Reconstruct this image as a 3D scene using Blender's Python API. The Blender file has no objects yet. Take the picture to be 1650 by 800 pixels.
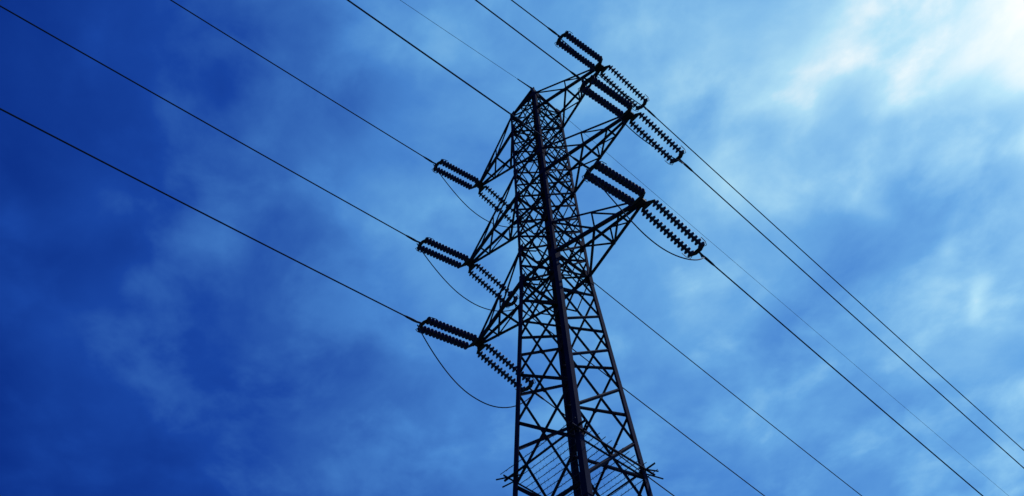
import bpy, bmesh, math, random
from mathutils import Vector, Matrix
random.seed(7)
SC = bpy.context.scene
COL = SC.collection

# ------------------------------------------------------------------ camera
EYE = Vector((9.762, -11.291, 1.6))
cam_data = bpy.data.cameras.new('camera')
cam = bpy.data.objects.new('camera', cam_data)
COL.objects.link(cam)
yaw, pitch, roll = 0.789, 0.988, -0.0578
fwd = Vector((-math.sin(yaw) * math.cos(pitch), math.cos(yaw) * math.cos(pitch), math.sin(pitch)))
r0 = Vector((math.cos(yaw), math.sin(yaw), 0))
u0 = r0.cross(fwd)
rgt = r0 * math.cos(roll) + u0 * math.sin(roll)
upv = -r0 * math.sin(roll) + u0 * math.cos(roll)
m = Matrix.Identity(4)
for i in range(3):
    m[i][0], m[i][1], m[i][2], m[i][3] = rgt[i], upv[i], -fwd[i], EYE[i]
cam.matrix_world = m
cam_data.sensor_width = 36.0
cam_data.lens = 1327.2 / 1650.0 * 36.0
cam_data.shift_y = -68.3 / 1650.0
cam_data.clip_start = 0.05
cam_data.clip_end = 6000
SC.camera = cam

# ------------------------------------------------------------------ light and sky
SUN_EL, SUN_AZ = math.radians(52.0), math.radians(13.0)       # azimuth from +Y towards +X
sun_dir = Vector((math.sin(SUN_AZ) * math.cos(SUN_EL), math.cos(SUN_AZ) * math.cos(SUN_EL), math.sin(SUN_EL)))
sd = bpy.data.lights.new('sun', 'SUN')
sd.energy = 2.0; sd.angle = math.radians(0.5); sd.color = (1.0, 0.95, 0.87)
sun = bpy.data.objects.new('sun', sd)
sun.rotation_euler = (-sun_dir).to_track_quat('-Z', 'Y').to_euler()
sun.location = (0, 0, 60)
COL.objects.link(sun)

SC.view_settings.view_transform = 'Standard'
SC.view_settings.look = 'None'
SC.view_settings.exposure = 0.0
SC.view_settings.gamma = 1.0
SC.view_settings.use_curve_mapping = False

world = bpy.data.worlds.new('World')
SC.world = world
world.use_nodes = True
wt = world.node_tree
wt.nodes.clear()
N, L = wt.nodes.new, wt.links.new

def wmath(op, a, b=None, c=None, clamp=False):
    n = N('ShaderNodeMath'); n.operation = op; n.use_clamp = clamp
    for i, v in enumerate((a, b, c)):
        if v is None: continue
        if isinstance(v, (int, float)): n.inputs[i].default_value = v
        else: L(v, n.inputs[i])
    return n.outputs[0]

def wvec(op, a, b=None):
    n = N('ShaderNodeVectorMath'); n.operation = op
    for i, v in enumerate((a, b)):
        if v is None: continue
        if isinstance(v, (tuple, Vector)): n.inputs[i].default_value = tuple(v)
        else: L(v, n.inputs[i])
    return n

sky = N('ShaderNodeTexSky'); sky.sky_type = 'NISHITA'; sky.sun_disc = False
sky.sun_elevation = SUN_EL; sky.sun_rotation = SUN_AZ
sky.air_density = 1.0; sky.dust_density = 0.3; sky.ozone_density = 3.0
tc = N('ShaderNodeTexCoord')
dirn = wvec('NORMALIZE', tc.outputs['Generated']).outputs[0]
sep = N('ShaderNodeSeparateXYZ'); L(dirn, sep.inputs[0])
# the cloud layer: a plane overhead, so the pattern shrinks towards the horizon
zc = wmath('MAXIMUM', sep.outputs[2], 0.06)
cx = wmath('DIVIDE', sep.outputs[0], zc); cy = wmath('DIVIDE', sep.outputs[1], zc)
comb = N('ShaderNodeCombineXYZ'); L(cx, comb.inputs[0]); L(cy, comb.inputs[1])
layer = comb.outputs[0]

def noise(vec, scale, detail, rough, dist, off=(0, 0, 0), stretch=(1, 1, 1), rot=0.0):
    mp = N('ShaderNodeMapping'); mp.inputs['Location'].default_value = off
    mp.inputs['Scale'].default_value = stretch; mp.inputs['Rotation'].default_value = (0, 0, rot)
    L(vec, mp.inputs['Vector'])
    n = N('ShaderNodeTexNoise'); n.inputs['Scale'].default_value = scale
    n.inputs['Detail'].default_value = detail; n.inputs['Roughness'].default_value = rough
    n.inputs['Distortion'].default_value = dist
    L(mp.outputs[0], n.inputs['Vector'])
    return n
# wobble, so that the cloud banks have ragged borders
wob = noise(layer, 2.2, 3.0, 0.55, 0.0, (3.1, 1.7, 0))
w1 = wvec('SUBTRACT', wob.outputs['Color'], (0.5, 0.5, 0.5)).outputs[0]
wsc = N('ShaderNodeVectorMath'); wsc.operation = 'SCALE'; L(w1, wsc.inputs[0]); wsc.inputs['Scale'].default_value = 0.34
wdir = wvec('NORMALIZE', wvec('ADD', dirn, wsc.outputs[0]).outputs[0]).outputs[0]

# cloud banks: (azimuth, elevation, angular radius, density) in degrees
BANKS = [
    (-2.1, 58.2, 4.5, 0.08),
    (-15.6, 63.1, 3.2, 0.12),
    (-24.2, 60.0, 2.5, 0.08),
    (-59.6, 56.3, 5.1, 0.13),
    (-63.0, 67.6, 2.9, 0.10),
    (-43.2, 56.6, 4.3, 0.05),
    (-18.6, 54.6, 2.4, 0.12),
    (-4.6, 40.5, 1.2, 0.16),
    (7.8, 50.7, 2.7, 0.05),
    (-19.7, 44.5, 3.9, -0.08),
    (-2.3, 48.1, 3.9, -0.06),
    (-34.3, 49.3, 2.9, 0.06),
    (-92.2, 48.1, 2.1, 0.06),
    (-10.2, 36.2, 2.0, 0.05),
    (-79.7, 51.8, 2.0, 0.06),
    (-83.1, 47.2, 1.9, 0.04),
    (-70.5, 61.9, 3.3, -0.07),
    (-11.5, 49.4, 1.7, 0.10),
    (-6.0, 44.7, 1.3, 0.10),
    (-91.0, 60.6, 6.2, -0.04),
    (-62.7, 43.7, 3.6, -0.03),
    (-50.0, 41.2, 3.2, 0.03),
    (-12.9, 32.6, 1.7, 0.06),
    (-86.8, 42.1, 3.5, 0.07),
    (-106.4, 55.5, 6.2, -0.04),
    (-90.8, 57.3, 4.6, -0.03),
    (-4.8, 56.9, 2.3, 0.08),
    (-1.5, 52.2, 2.2, -0.06),
    (-77.3, 40.2, 3.3, 0.05),
    (-30.7, 45.3, 2.4, 0.05),
    (-84.0, 35.2, 2.7, 0.05),
    (-66.9, 49.0, 2.9, -0.03),
    (11.6, 51.2, 1.7, 0.05),
    (2.8, 57.3, 2.2, 0.05),
    (-48.6, 63.2, 3.0, 0.06),
    (6.4, 48.4, 2.0, 0.05),
    (-71.0, 54.8, 5.0, -0.05),
    (-86.7, 59.3, 3.5, -0.06),
    (-54.3, 51.5, 3.4, 0.05),
    (-79.9, 39.5, 2.2, -0.03),
    (-14.5, 45.9, 2.7, -0.05),
    (-6.1, 47.6, 3.3, -0.06),
    (-0.9, 44.0, 2.4, -0.05),
    (-21.6, 55.8, 2.1, 0.05),
    (13.3, 52.1, 1.3, 0.03),
    (-22.6, 64.2, 1.7, -0.05),
    (-94.0, 52.0, 4.0, -0.02),
    (-79.9, 37.2, 4.2, 0.04),
]
def dir_of(az, el):
    a, e = math.radians(az), math.radians(el)
    return Vector((math.sin(a) * math.cos(e), math.cos(a) * math.cos(e), math.sin(e)))
sdot = wvec('DOT_PRODUCT', dirn, sun_dir).outputs['Value']
ang = wmath('DIVIDE', wmath('ARCCOSINE', wmath('MINIMUM', sdot, 0.99999)), math.pi / 2)   # 0 at the sun, 1 at 90 degrees
base = N('ShaderNodeValToRGB'); L(ang, base.inputs[0])
cr = base.color_ramp; cr.interpolation = 'B_SPLINE'
BASE = [(0.0, .98), (0.06, .87), (0.14, .73), (0.30, .57), (0.42, .49), (0.52, .385), (0.64, .20), (0.76, .07), (1.0, .0)]
for i, (p, v) in enumerate(BASE):
    e = cr.elements[i] if i < 2 else cr.elements.new(p)
    e.position = p; e.color = (v, v, v, 1)
cover = base.outputs[0]
for az, el, rad, wgt in BANKS:
    d = wvec('DOT_PRODUCT', wdir, dir_of(az, el)).outputs['Value']
    k = 1.0 / (2 * (1 - math.cos(math.radians(rad))))      # gaussian in the angle
    g = wmath('EXPONENT', wmath('MULTIPLY', wmath('SUBTRACT', d, 1.0), 2 * k))
    cover = wmath('MULTIPLY_ADD', g, wgt, cover)
big = noise(layer, 3.2, 7.0, 0.58, 0.3, (0.4, 5.2, 0), (1.0, 1.15, 1), 0.5)
sml = noise(layer, 9.0, 6.0, 0.60, 0.2, (7.4, 2.2, 0), (1.0, 1.2, 1), 0.4)
amp = wmath('MINIMUM', wmath('MULTIPLY_ADD', cover, 0.46, 0.07), 0.34)
n1 = wmath('MULTIPLY', wmath('SUBTRACT', big.outputs[0], 0.5), 1.15)
n2 = wmath('MULTIPLY', wmath('SUBTRACT', sml.outputs[0], 0.5), 0.26)
puff = noise(layer, 6.0, 6.0, 0.52, 0.2, (2.3, 8.1, 0), (1.0, 1.1, 1), 0.9)
pm = N('ShaderNodeMapRange'); pm.interpolation_type = 'SMOOTHSTEP'; L(puff.outputs[0], pm.inputs['Value'])
pm.inputs['From Min'].default_value = 0.42; pm.inputs['From Max'].default_value = 0.72
pm.inputs['To Min'].default_value = -0.11; pm.inputs['To Max'].default_value = 0.30
n12 = wmath('ADD', wmath('ADD', n1, n2), pm.outputs['Result'])
cover = wmath('MULTIPLY_ADD', n12, amp, cover)
tone = N('ShaderNodeValToRGB'); L(cover, tone.inputs[0])
TONE = [(0.0, (.0015, .016, .135)), (0.10, (.0038, .031, .25)), (0.22, (.0092, .059, .36)), (0.45, (.064, .230, .62)),
        (0.60, (.125, .365, .735)), (0.72, (.22, .50, .81)), (0.85, (.37, .67, .88)), (1.0, (.76, .88, .94))]
for i, (p, c) in enumerate(TONE):
    e = tone.color_ramp.elements[i] if i < 2 else tone.color_ramp.elements.new(p)
    e.position = p; e.color = (*c, 1)
# clear sky seen through (and lit up by) the cloud layer
gain = N('ShaderNodeMix'); gain.data_type = 'RGBA'; gain.blend_type = 'MULTIPLY'; gain.inputs['Factor'].default_value = 1.0
L(sky.outputs[0], gain.inputs['A']); gain.inputs['B'].default_value = (0.83, 0.50, 0.27, 1)
part = N('ShaderNodeMix'); part.data_type = 'RGBA'; part.inputs['Factor'].default_value = 0.12
part.inputs['A'].default_value = (1, 1, 1, 1); L(gain.outputs['Result'], part.inputs['B'])
mul = N('ShaderNodeMix'); mul.data_type = 'RGBA'; mul.blend_type = 'MULTIPLY'; mul.inputs['Factor'].default_value = 1.0
L(part.outputs['Result'], mul.inputs['A']); L(tone.outputs[0], mul.inputs['B'])
ten = N('ShaderNodeVectorMath'); ten.operation = 'SCALE'; ten.inputs['Scale'].default_value = 10.0
L(mul.outputs['Result'], ten.inputs[0])
bg = N('ShaderNodeBackground'); bg.inputs['Strength'].default_value = 0.1
L(ten.outputs[0], bg.inputs['Color'])
wo = N('ShaderNodeOutputWorld'); L(bg.outputs[0], wo.inputs['Surface'])

# ------------------------------------------------------------------ materials
def mat(name, col, rough=0.6, metal=0.0, var=0.3, scale=6.0, bump=0.0, col2=None, spec=0.3):
    mt = bpy.data.materials.new(name); mt.use_nodes = True
    nt = mt.node_tree; b = nt.nodes['Principled BSDF']
    co = nt.nodes.new('ShaderNodeTexCoord')
    nz = nt.nodes.new('ShaderNodeTexNoise'); nz.inputs['Scale'].default_value = scale
    nz.inputs['Detail'].default_value = 5; nt.links.new(co.outputs['Object'], nz.inputs['Vector'])
    rp = nt.nodes.new('ShaderNodeValToRGB'); nt.links.new(nz.outputs[0], rp.inputs[0])
    rp.color_ramp.elements[0].position = 0.35; rp.color_ramp.elements[1].position = 0.68
    c2 = col2 or tuple(min(1, c * (1 + var)) for c in col)
    rp.color_ramp.elements[0].color = (*[c * (1 - var) for c in col], 1)
    rp.color_ramp.elements[1].color = (*c2, 1)
    nt.links.new(rp.outputs[0], b.inputs['Base Color'])
    b.inputs['Roughness'].default_value = rough; b.inputs['Metallic'].default_value = metal
    b.inputs['Specular IOR Level'].default_value = spec
    if bump:
        bp = nt.nodes.new('ShaderNodeBump'); bp.inputs['Strength'].default_value = bump
        nt.links.new(nz.outputs[0], bp.inputs['Height']); nt.links.new(bp.outputs[0], b.inputs['Normal'])
    return mt
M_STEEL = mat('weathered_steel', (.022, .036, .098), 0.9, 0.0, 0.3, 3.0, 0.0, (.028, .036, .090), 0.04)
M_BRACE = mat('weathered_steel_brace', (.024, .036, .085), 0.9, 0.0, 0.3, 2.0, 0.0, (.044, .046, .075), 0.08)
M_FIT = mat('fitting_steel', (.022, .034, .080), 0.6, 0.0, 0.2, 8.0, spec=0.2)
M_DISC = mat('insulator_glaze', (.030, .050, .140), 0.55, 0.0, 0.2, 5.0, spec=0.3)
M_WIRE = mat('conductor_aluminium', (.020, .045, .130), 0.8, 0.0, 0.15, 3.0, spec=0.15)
M_CONC = mat('concrete', (.30, .29, .27), 0.9, 0, 0.25, 4.0, 0.3)
M_GRASS = mat('grass', (.045, .07, .022), 0.95, 0, 0.4, 0.35, 0.4, (.10, .10, .045))

# ------------------------------------------------------------------ helpers
def link(name, bm, material, parent=None, smooth=False):
    me = bpy.data.meshes.new(name); bm.to_mesh(me); bm.free()
    me.materials.append(material)
    if smooth:
        for p in me.polygons: p.use_smooth = True
    o = bpy.data.objects.new(name, me); COL.objects.link(o)
    if parent: o.parent = parent
    return o
def empty(name, loc=(0, 0, 0)):
    o = bpy.data.objects.new(name, None); COL.objects.link(o); o.location = loc
    o.empty_display_size = 0.3
    return o
def tag(o, label=None, cat=None, group=None, kind=None):
    if label: o['label'] = label
    if cat: o['category'] = cat
    if group: o['group'] = group
    if kind: o['kind'] = kind
    return o
def angle_bar(bm, a, b, w, out, t=None):
    """steel L section from a to b; 'out' points to where the two flanges open away from"""
    a, b = Vector(a), Vector(b); d = (b - a)
    if d.length < 1e-4: return
    d.normalize(); t = t or max(0.008, w * 0.13)
    o = Vector(out); o = o - d * o.dot(d)
    if o.length < 1e-3:
        o = d.orthogonal()
    o.normalize(); s = d.cross(o)
    p = (o + s).normalized(); q = (o - s).normalized()      # flange directions, corner towards 'out'
    prof = [(0, 0), (-w, 0), (-w, -t), (-t, -t), (-t, -w), (0, -w)]
    c = o * (w * 0.35)
    va, vb = [], []
    for x, y in prof:
        off = c + p * x + q * y
        va.append(bm.verts.new(a + off)); vb.append(bm.verts.new(b + off))
    n = len(prof)
    for i in range(n):
        bm.faces.new((va[i], va[(i + 1) % n], vb[(i + 1) % n], vb[i]))
    bm.faces.new(va[::-1]); bm.faces.new(vb)
def flat_bar(bm, a, b, w, nrm, t=0.012):
    a, b = Vector(a), Vector(b); d = (b - a).normalized(); n = Vector(nrm); n = (n - d * n.dot(d)).normalized(); s = d.cross(n)
    vs = []
    for e in (a, b):
        for x, y in ((-1, -1), (1, -1), (1, 1), (-1, 1)):
            vs.append(bm.verts.new(e + s * (x * w / 2) + n * (y * t / 2)))
    for f in ((0, 1, 2, 3), (7, 6, 5, 4), (0, 4, 5, 1), (1, 5, 6, 2), (2, 6, 7, 3), (3, 7, 4, 0)):
        bm.faces.new([vs[i] for i in f])
def tube(bm, pts, r, n=6, cap=True):
    pts = [Vector(p) for p in pts]; rings = []
    ref = None
    for i, p in enumerate(pts):
        d = (pts[min(i + 1, len(pts) - 1)] - pts[max(i - 1, 0)]).normalized()
        if ref is None:
            ref = d.orthogonal().normalized()
        ref = (ref - d * ref.dot(d)).normalized(); s = d.cross(ref)
        rr = r[i] if isinstance(r, (list, tuple)) else r
        rings.append([bm.verts.new(p + (ref * math.cos(2 * math.pi * k / n) + s * math.sin(2 * math.pi * k / n)) * rr) for k in range(n)])
    for A, B in zip(rings, rings[1:]):
        for k in range(n):
            bm.faces.new((A[k], A[(k + 1) % n], B[(k + 1) % n], B[k]))
    if cap:
        bm.faces.new(rings[0][::-1]); bm.faces.new(rings[-1])
def plate(bm, c, ux, uy, outline, t=0.014):
    """flat plate: outline in (ux, uy) about c"""
    c, ux, uy = Vector(c), Vector(ux).normalized(), Vector(uy).normalized(); n = ux.cross(uy).normalized()
    A = [bm.verts.new(c + ux * x + uy * y + n * t / 2) for x, y in outline]
    B = [bm.verts.new(c + ux * x + uy * y - n * t / 2) for x, y in outline]
    k = len(outline)
    bm.faces.new(A); bm.faces.new(B[::-1])
    for i in range(k): bm.faces.new((A[i], B[i], B[(i + 1) % k], A[(i + 1) % k]))

# ------------------------------------------------------------------ ground
bm = bmesh.new()
G = 40; R = 2500.0
def gc(i): 
    s = (i / G) * 2 - 1
    return math.copysign(abs(s) ** 2.5, s) * R
gv = [[bm.verts.new((gc(i), gc(j), 0.0)) for j in range(G + 1)] for i in range(G + 1)]
for i in range(G):
    for j in range(G):
        bm.faces.new((gv[i][j], gv[i + 1][j], gv[i + 1][j + 1], gv[i][j + 1]))
tag(link('ground', bm, M_GRASS), kind='structure')

# ------------------------------------------------------------------ lattice tower
H0 = 1.6
ZT, Z1, Z2, Z3 = 28.95 + H0, 27.68 + H0, 23.11 + H0, 18.62 + H0
ARM_H = 1.46
APEX = 31.31 + H0
A_T, A_3, SL = 0.677, 0.699, (1.0285 - 0.6993) / (18.6225 - 10.9813)
def half(z):
    if z >= Z3: return A_3 + (A_T - A_3) * (z - Z3) / (ZT - Z3)
    return A_3 + SL * (Z3 - z)
CORN = [(-1, -1), (1, -1), (1, 1), (-1, 1)]
def corner(k, z):
    a = half(z); return Vector((CORN[k][0] * a, CORN[k][1] * a, z))
tower = empty('lattice_tower')
tag(tower, 'tall dark steel lattice power tower with six pointed crossarms rising through the photo', 'power tower')
for k in range(4):
    out = Vector((CORN[k][0], CORN[k][1], 0))
    bm = bmesh.new()
    angle_bar(bm, corner(k, 0.25), corner(k, Z3), 0.135, out)
    angle_bar(bm, corner(k, Z3), corner(k, ZT), 0.105, out)
    # splice covers and gusset plates along the leg
    for z in (6.0, 12.0, Z3 - 0.1, Z3 + 5.9):
        w = 0.155 if z < Z3 else 0.125
        angle_bar(bm, corner(k, z - 0.3) + out * 0.004, corner(k, z + 0.3) + out * 0.004, w, out, 0.026)
    for z in (Z1, Z2, Z3, Z3 + ARM_H, Z2 + ARM_H, ZT):
        p = corner(k, z)
        plate(bm, p + Vector((-CORN[k][0] * .10, CORN[k][1] * .03, 0)), (1, 0, 0), (0, 0, 1), [(-.13, -.10), (.09, -.17), (.09, .17), (-.13, .10)])
        plate(bm, p + Vector((CORN[k][0] * .03, -CORN[k][1] * .10, 0)), (0, 1, 0), (0, 0, 1), [(-.13, -.10), (.09, -.17), (.09, .17), (-.13, .10)])
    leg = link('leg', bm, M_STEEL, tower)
    bm = bmesh.new()
    c = corner(k, 0.0)
    fr = []
    for z, w in ((-0.4, .45), (0.1, .42), (0.32, .28), (0.34, .22)):
        fr.append([bm.verts.new(Vector((c.x + x * w, c.y + y * w, z))) for x, y in ((-1, -1), (1, -1), (1, 1), (-1, 1))])
    for A, B in zip(fr, fr[1:]):
        for i in range(4): bm.faces.new((A[i], A[(i + 1) % 4], B[(i + 1) % 4], B[i]))
    bm.faces.new(fr[-1])
    link('footing', bm, M_CONC, leg)
# cross bracing, panel by panel, face by face (the two pairs of faces are staggered by half a panel)
dzc = (Z2 - Z3) / 3.0; dzt = (Z1 - Z2) / 3.0
cage = [Z3, Z3 + dzc, Z3 + 2 * dzc, Z2, Z2 + dzt, Z2 + 2 * dzt, Z1, ZT]
lowY = [Z3, 19.35, 18.485, 17.175, 15.8, 14.14, 12.2, 9.9, 7.2, 4.0, 0.5]     # faces L-F and N-R
cageX = [19.35, 20.95, 22.45, 23.95, 25.45, 26.95, 28.35, 29.5, ZT]
lowX = [19.35, 17.845, 16.49, 14.94, 13.15, 11.0, 8.5, 5.6, 2.2]          # faces L-N and F-R
FACES = [((0, 1), (0, -1, 0), lowX), ((3, 2), (0, 1, 0), lowX), ((0, 3), (-1, 0, 0), lowY), ((1, 2), (1, 0, 0), lowY)]
for (ka, kb), nrm, low in FACES:
    n = Vector(nrm)
    lv = [(z0, z1) for z0, z1 in zip(low[1:], low)] + [(z0, z1) for z0, z1 in (zip(cage, cage[1:]) if low is lowY else zip(cageX, cageX[1:]))]
    for z0, z1 in lv:
        bm = bmesh.new()
        w = 0.062 if z1 < Z3 - .3 else 0.058
        sh = n * 0.012
        angle_bar(bm, corner(ka, z0) + sh, corner(kb, z1) + sh, w, n)
        angle_bar(bm, corner(kb, z0) - sh * 3.2, corner(ka, z1) - sh * 3.2, w, -n)
        mid = (corner(ka, z0) + corner(kb, z1)) / 2
        plate(bm, mid, Vector((0, 0, 1)).cross(n), (0, 0, 1), [(-.06, -.05), (.06, -.05), (.06, .05), (-.06, .05)])
        if z0 > Z3 - 1.5:          # close secondary bracing in the upper body
            zm = (z0 + z1) / 2
            pa, pb = corner(ka, zm), corner(kb, zm)
            angle_bar(bm, pa - n * .01, pb - n * .01, 0.040, n)
            angle_bar(bm, pa + n * .01, (corner(ka, z0) + corner(kb, z0)) / 2 + n * .01, 0.036, n)
            angle_bar(bm, pb + n * .01, (corner(ka, z0) + corner(kb, z0)) / 2 + n * .01, 0.036, n)
        if z1 <= Z3 and z1 - z0 > 1.9:     # redundant members in the big lower panels
            for kk, sgn in ((ka, 1), (kb, -1)):
                q = corner(kk, (z0 + z1) / 2)
                angle_bar(bm, q, mid, 0.045, n)
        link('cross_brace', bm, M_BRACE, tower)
# rings and plan bracing at the crossarm levels
for z, w in ((Z3, .095), (Z3 + ARM_H, .08), (Z2, .095), (Z2 + ARM_H, .08), (Z1, .09), (ZT, .09)):
    bm = bmesh.new()
    for k in range(4):
        a, b = corner(k, z), corner((k + 1) % 4, z)
        mid = (a + b) / 2
        angle_bar(bm, a, b, w, Vector((mid.x, mid.y, 0)))
    if z in (Z1, Z2, Z3):
        angle_bar(bm, corner(0, z) + Vector((0, 0, .03)), corner(2, z) + Vector((0, 0, .03)), 0.055, (0, 0, 1))
        angle_bar(bm, corner(1, z) - Vector((0, 0, .04)), corner(3, z) - Vector((0, 0, .04)), 0.055, (0, 0, -1))
    link('ring_frame', bm, M_BRACE, tower)
# pointed top
peak = bmesh.new()
apex = Vector((0, 0, APEX - 0.1))
for k in range(4):
    c = corner(k, ZT)
    angle_bar(peak, c, apex + Vector((CORN[k][0] * .05, CORN[k][1] * .05, 0)), 0.10, Vector((CORN[k][0], CORN[k][1], .3)))
    d = corner((k + 1) % 4, ZT)
    for f0, f1 in ((0.0, .38), (.38, .68)):
        ca, cb = c.lerp(apex, f0), d.lerp(apex, f1)
        da, db = d.lerp(apex, f0), c.lerp(apex, f1)
        mm = (c + d) / 2
        angle_bar(peak, ca, cb, 0.048, Vector((mm.x, mm.y, 0)))
        angle_bar(peak, da, db, 0.048, -Vector((mm.x, mm.y, 0)))
    for f in (.38, .68):
        angle_bar(peak, c.lerp(apex, f), d.lerp(apex, f), 0.05, Vector(((c + d) / 2).xy.to_3d()))
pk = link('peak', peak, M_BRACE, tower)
bm = bmesh.new()
plate(bm, apex + Vector((0, 0, 0.02)), (1, 0, 0), (0, 0, 1), [(-.11, -.16), (.11, -.16), (.09, .13), (-.09, .13)], 0.03)
plate(bm, apex + Vector((0, 0, 0.02)), (0, 1, 0), (0, 0, 1), [(-.13, -.14), (.13, -.14), (.10, .14), (-.10, .14)], 0.03)
link('cap_plate', bm, M_STEEL, pk)

# crossarms
ARMS = [(Z1, ZT - Z1, 3.417), (Z2, ARM_H, 3.943), (Z3, ARM_H, 3.459)]
TIP = {}
for li, (z, hu, A) in enumerate(ARMS, 1):
    for s in (-1, 1):
        tip = Vector((s * A, 0, z + 0.08)); TIP[(li, s)] = tip
        arm = empty('crossarm'); arm.parent = tower
        tn = tip - Vector((s * 0.05, 0, 0))
        e = lambda y: tn + Vector((0, y * 0.06, 0))
        for y in (-1, 1):
            lo = Vector((s * half(z), y * half(z), z)); hi = Vector((s * half(z + hu), y * half(z + hu), z + hu))
            bm = bmesh.new(); angle_bar(bm, lo, e(y), 0.092, (0, y, -1)); link('lower_chord', bm, M_STEEL, arm)
            bm = bmesh.new(); angle_bar(bm, hi, e(y) + Vector((0, 0, .05)), 0.07, (0, y, 1)); link('upper_chord', bm, M_STEEL, arm)
            # side bracing of this face
            bm = bmesh.new()
            f1, f2 = 0.47, 0.75
            angle_bar(bm, hi, lo.lerp(e(y), f1), 0.052, (0, y, 0))
            angle_bar(bm, lo.lerp(e(y), f1), hi.lerp(e(y), f1), 0.045, (0, y, 0))
            angle_bar(bm, hi.lerp(e(y), f1), lo.lerp(e(y), f2), 0.045, (0, y, 0))
            link('side_brace', bm, M_BRACE, arm)
        l0 = {y: Vector((s * half(z), y * half(z), z)) for y in (-1, 1)}
        bm = bmesh.new()
        dz = Vector((0, 0, -.02))
        a1, b1 = l0[-1].lerp(e(-1), .47), l0[1].lerp(e(1), .47)
        angle_bar(bm, a1 + dz, b1 + dz, 0.06, (0, 0, -1))
        near = s    # the diagonal runs from the far-span corner on one side, mirrored on the other
        angle_bar(bm, l0[near] + dz * 2, l0[-near].lerp(e(-near), .47) + dz * 2, 0.055, (0, 0, -1))
        a2, b2 = l0[-1].lerp(e(-1), .75), l0[1].lerp(e(1), .75)
        angle_bar(bm, a2 + dz, b2 + dz, 0.048, (0, 0, -1))
        angle_bar(bm, l0[near].lerp(e(near), .47) + dz * 3, l0[-near].lerp(e(-near), .75) + dz * 3, 0.045, (0, 0, -1))
        link('bottom_brace', bm, M_BRACE, arm)
        bm = bmesh.new()
        plate(bm, tip + Vector((-s * .10, 0, .02)), (1, 0, 0), (0, 1, 0), [(-.16, -.13), (.14, -.11), (.14, .11), (-.16, .13)], 0.03)
        plate(bm, tip + Vector((-s * .12, 0.085, .03)), (1, 0, 0), (0, 0, 1), [(-.22, -.08), (.18, -.10), (.18, .08), (-.22, .13)], 0.018)
        plate(bm, tip + Vector((-s * .12, -0.085, .03)), (1, 0, 0), (0, 0, 1), [(-.22, -.08), (.18, -.10), (.18, .08), (-.22, .13)], 0.018)
        link('tip_plate', bm, M_STEEL, arm)

# anti-climbing guard: outriggers and parallel strands across the body
ZG = 13.40
ag = half(ZG)
guard = empty('climbing_guard'); guard.parent = tower
for k in range(4):
    sx, sy = CORN[k]; tx, ty = CORN[(k + 1) % 4]
    g = ag + .08
    a = Vector((sx * g, sy * g, ZG)); b = Vector((tx * g, ty * g, ZG)); dd = (b - a).normalized()
    bm = bmesh.new()
    angle_bar(bm, a - dd * .20 + Vector((0, 0, -.06 if k % 2 else .02)), b + dd * .20 + Vector((0, 0, -.06 if k % 2 else .02)), 0.04, (sx + tx, sy + ty, -1))
    link('guard_rail', bm, M_STEEL, guard)
    c = corner(k, ZG); o = Vector((sx, sy, 0)).normalized(); side = Vector((-o.y, o.x, 0))
    bm = bmesh.new()
    for q, ln in ((-.05, .30), (.07, .42)):
        angle_bar(bm, c - o * .1 + side * q, c + o * ln + side * q * 2.2 + Vector((0, 0, -.16)), 0.032, (0, 0, 1))
    link('outrigger', bm, M_STEEL, guard)
for i in range(15):
    y = -ag - .28 + (2 * ag + .56) * i / 14
    bm = bmesh.new()
    pts = [Vector((x * (ag + .18), y, ZG + .03 - .03 * (1 - x * x))) for x in (-1, -.5, 0, .5, 1)]
    tube(bm, pts, 0.008, 5)
    for j in range(18):     # barbs
        x = -ag + 2 * ag * (j + .5) / 18; a = random.uniform(0, 3.1)
        d = Vector((.02, .045 * math.cos(a), .045 * math.sin(a))); p = Vector((x, y, ZG + .01))
        tube(bm, [p - d, p + d], 0.004, 3)
    link('barbed_strand', bm, M_FIT, guard)

# ------------------------------------------------------------------ insulator strings
S = 2.40; DROOP = 0.2445; PH = 0.0212
ND = 14; PITCH = 0.1355; SEP = 0.195
X0 = 0.235                                  # first disc, measured from the arm tip
def disc_mesh():
    bm = bmesh.new()
    prof = [(-.065, .0), (-.065, .046), (-.034, .052), (-.026, .066), (-.016, .098), (.002, .124), (.016, .124), (.014, .100), (.026, .094), (.014, .074), (.024, .064), (.018, .034), (.060, .022), (.060, .0)]
    n = 14; rings = []
    for x, r in prof:
        if r == 0: rings.append([bm.verts.new((x, 0, 0))])
        else: rings.append([bm.verts.new((x, r * math.cos(2 * math.pi * k / n), r * math.sin(2 * math.pi * k / n))) for k in range(n)])
    for A, B in zip(rings, rings[1:]):
        for k in range(n):
            a = A[k % len(A)]; a2 = A[(k + 1) % len(A)]; b = B[k % len(B)]; b2 = B[(k + 1) % len(B)]
            vs = []
            for v in (a, a2, b2, b):
                if v not in vs: vs.append(v)
            bm.faces.new(vs)
    bmesh.ops.recalc_face_normals(bm, faces=bm.faces)
    return bm
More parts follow.
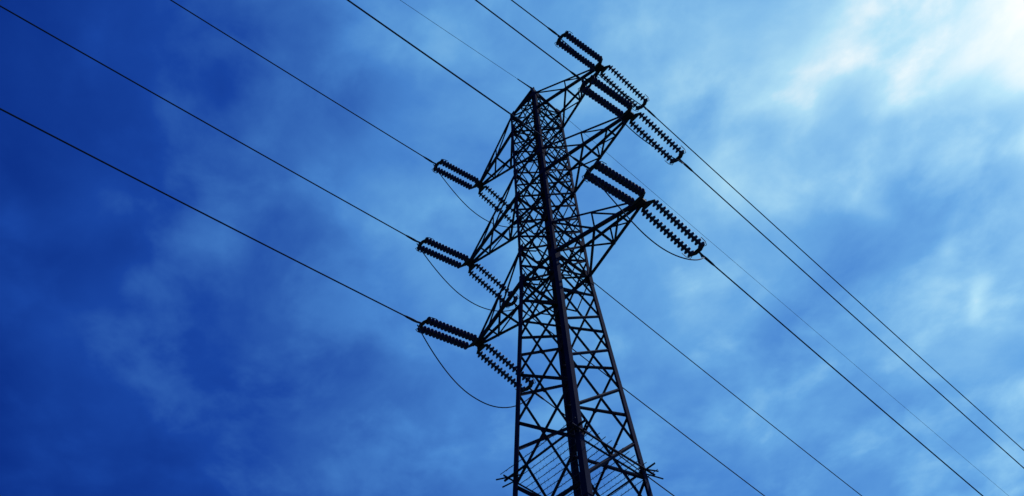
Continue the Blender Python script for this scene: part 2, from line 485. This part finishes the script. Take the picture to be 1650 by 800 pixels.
def make_string():
    """local +X runs from the arm tip out along the line, Y is the sideways spread of the pair"""
    root = empty('insulator_set')
    for xx, nm in ((X0 - .10, 'yoke_plate'), (X0 + ND * PITCH - .02, 'yoke_plate')):
        bm = bmesh.new()
        inner = xx < 1
        w = SEP + .07
        if inner:
            plate(bm, (xx, 0, 0), (1, 0, 0), (0, 1, 0), [(-.05, -.09), (.05, -w), (.085, -w), (.085, w), (.05, w), (-.05, .09)], 0.022)
            tube(bm, [(-.02, 0, .0), (xx - .04, 0, 0)], 0.032, 8)
            tube(bm, [(.03, -.06, .02), (.03, .06, .02)], 0.045, 8)
        else:
            plate(bm, (xx, 0, 0), (1, 0, 0), (0, 1, 0), [(-.05, -w), (-.01, -w - .02), (.07, -.10), (.07, .10), (-.01, w + .02), (-.05, w)], 0.022)
            tube(bm, [(xx + .04, 0, 0), (S - .02, 0, 0)], [0.034, 0.026], 8)
            tube(bm, [(xx + .10, 0, -.02), (xx + .16, 0, -.16)], 0.020, 6)      # jumper terminal
        link(nm, bm, M_FIT, root)
    # arcing horns round the outer ends of the pair
    for sy in (-1, 1):
        bm = bmesh.new(); xe = X0 + ND * PITCH
        tube(bm, [(xe - .01, sy * SEP, 0), (xe + .02, sy * (SEP + .10), 0), (xe - .09, sy * (SEP + .155), 0), (xe - .26, sy * (SEP + .16), 0)], 0.011, 5)
        link('arcing_horn', bm, M_FIT, root)
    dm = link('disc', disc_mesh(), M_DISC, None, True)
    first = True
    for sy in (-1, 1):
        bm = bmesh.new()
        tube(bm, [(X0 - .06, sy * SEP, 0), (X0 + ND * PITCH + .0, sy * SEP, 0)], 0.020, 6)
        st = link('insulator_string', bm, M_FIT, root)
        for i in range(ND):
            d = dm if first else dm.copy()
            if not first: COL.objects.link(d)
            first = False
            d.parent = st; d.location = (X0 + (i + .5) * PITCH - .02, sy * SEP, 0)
            d.rotation_euler = (random.uniform(0, .4), 0, 0)
    return root
def copy_tree(o, parent=None):
    c = o.copy(); COL.objects.link(c); c.parent = parent
    for ch in list(o.children): copy_tree(ch, c)
    return c
LAB = {
 (1, -1, -1): 'twin insulator string reaching out to the left from the top left crossarm tip',
 (2, -1, -1): 'twin insulator string reaching out to the left from the middle left crossarm tip',
 (3, -1, -1): 'twin insulator string reaching out to the left from the lowest left crossarm tip',
 (1, -1, 1): 'twin insulator string running down from the top left crossarm tip towards the tower body',
 (2, -1, 1): 'twin insulator string running down from the middle left crossarm tip towards the tower body',
 (3, -1, 1): 'twin insulator string running down from the lowest left crossarm tip towards the tower body',
 (1, 1, -1): 'topmost twin insulator string, reaching up and left from the top right crossarm tip',
 (2, 1, -1): 'twin insulator string ending at the middle right crossarm tip, close under the topmost crossarm',
 (3, 1, -1): 'twin insulator string ending at the lowest right crossarm tip, starting near the tower body',
 (1, 1, 1): 'twin insulator string hanging down and right from the top right crossarm tip',
 (2, 1, 1): 'twin insulator string hanging down and right from the middle right crossarm tip',
 (3, 1, 1): 'lowest right twin insulator string, hanging down and right against clear sky',
}
proto = make_string(); used = False
END = {}
for li in (1, 2, 3):
    for s in (-1, 1):
        for d in (-1, 1):
            o = proto if not used else copy_tree(proto)
            used = True
            v = Vector((d * math.sin(PH) * math.cos(DROOP), d * math.cos(PH) * math.cos(DROOP), -math.sin(DROOP)))
            y = Vector((0, 0, 1)).cross(v).normalized(); zz = v.cross(y)
            mm = Matrix((v, y, zz)).transposed().to_4x4(); mm.translation = TIP[(li, s)]
            o.matrix_world = mm
            END[(li, s, d)] = TIP[(li, s)] + v * S
            tag(o, LAB[(li, s, d)], 'insulator', 'twin insulator strings on the crossarm tips')

# ------------------------------------------------------------------ conductors (heading, slope, curvature) per span
WIRES = {
 (1, -1, -1): (-.007, .150, .492), (2, -1, -1): (.003, .150, .469), (3, -1, -1): (.018, .160, .536),
 (3, 1, -1): (-.028, .090, .487), (2, 1, -1): (-.004, .194, .5), (1, 1, -1): (-.010, .216, .5),
 (1, 1, 1): (.020, .187, .513), (2, 1, 1): (.020, .182, .52), (3, 1, 1): (.024, .177, .512),
 (1, -1, 1): (.021, .160, .518), (2, -1, 1): (.028, .172, .529), (3, -1, 1): (.016, .150, .501)}
WLAB = {
 (1, -1, -1): 'power line leaving the top left crossarm towards the upper left of the sky',
 (2, -1, -1): 'power line from the middle left insulator to the upper left corner of the photo',
 (3, -1, -1): 'lowest power line on the left, meeting the left edge of the photo',
 (1, 1, -1): 'short length of power line above the topmost insulator string',
 (2, 1, -1): 'power line passing just behind the top right crossarm up to the top edge',
 (3, 1, -1): 'power line passing behind the tower just left of its pointed top',
 (1, 1, 1): 'power line running down right, uppermost of the lines on the right',
 (2, 1, 1): 'power line from the middle right insulator string down to the right edge',
 (3, 1, 1): 'power line from the lowest right insulator string down to the bottom right',
 (1, -1, 1): 'power line emerging behind the tower below the lowest right crossarm',
 (2, -1, 1): 'power line emerging behind the tower halfway down its right leg',
 (3, -1, 1): 'power line emerging right of the tower beside the climbing guard',
}
def span_pts(st, d, h, sl, k, t1=200.0):
    ts = [0, .4, 1, 2, 3.5, 5, 7, 9, 12, 15, 18, 22, 26, 30, 35, 40, 46, 52, 60, 70, 80, 90, 100, 115, 130, 145, 160, 180, 200]
    return [Vector((st.x + t * math.sin(h), st.y + d * t * math.cos(h), st.z - sl * t + k * sl * t * t / 100)) for t in ts]
for key, (h, sl, k) in WIRES.items():
    st = END[key]; d = key[2]
    root = empty('power_line', st)
    pts = [p - st for p in span_pts(st, d, h, sl, k)]
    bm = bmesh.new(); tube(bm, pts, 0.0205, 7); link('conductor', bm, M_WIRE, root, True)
    bm = bmesh.new(); q = pts[1] - pts[0]; q.normalize()
    tube(bm, [-q * .10, q * .05, q * .30, q * .42], [.030, .040, .034, .018], 8)
    link('dead_end_clamp', bm, M_FIT, root)
    tag(root, WLAB[key], 'power line', 'power lines strung from the crossarms')
# earth wire over the pointed top, one continuous wire
st = Vector((0, 0, APEX))
root = empty('earth_wire', st)
up_ = [p - st for p in span_pts(st, -1, -.021, .223, .503)]
dn_ = [p - st for p in span_pts(st, 1, -.006, .053, .409)]
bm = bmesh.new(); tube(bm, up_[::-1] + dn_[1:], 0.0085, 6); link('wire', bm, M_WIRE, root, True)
bm = bmesh.new(); tube(bm, [up_[1] * 2.1, up_[1] * .8, Vector((0, 0, .0)), dn_[1] * .7], [.022, .028, .04, .03], 7)
link('clamp', bm, M_FIT, root)
tag(root, 'thin faint earth wire crossing over the pointed tower top', 'power line')

# jumper loops under the crossarms
JL = {(1, -1): (1.4, 'thin jumper cable looping below the top left insulator strings'),
      (2, -1): (1.3, 'thin jumper cable looping below the middle left insulator strings'),
      (3, -1): (1.6, 'long jumper cable loop sagging below the lowest left insulator strings'),
      (1, 1): (0.45, 'jumper cable tucked behind the top right insulator strings'),
      (2, 1): (0.7, 'jumper cable running close under the middle right insulator strings'),
      (3, 1): (1.3, 'jumper cable curving under the lowest right insulator strings')}
for (li, s), (J, lab) in JL.items():
    a, b = END[(li, s, -1)], END[(li, s, 1)]
    a = a.lerp(b, .02) + Vector((0, 0, -.10)); b = b.lerp(a, .02) + Vector((0, 0, -.10))
    root = tip = (a + b) / 2
    pts = []
    for i in range(29):
        t = i / 28; sag = (J - .1) * (1 - abs(2 * t - 1) ** 2.4)
        pts.append(a.lerp(b, t) + Vector((0.04 * math.sin(t * 9), 0, -sag)) - root)
    bm = bmesh.new(); tube(bm, pts, 0.017, 7)
    o = link('jumper_cable', bm, M_WIRE, None, True); o.location = root
    tag(o, lab, 'cable', 'jumper cables below the crossarm tips')
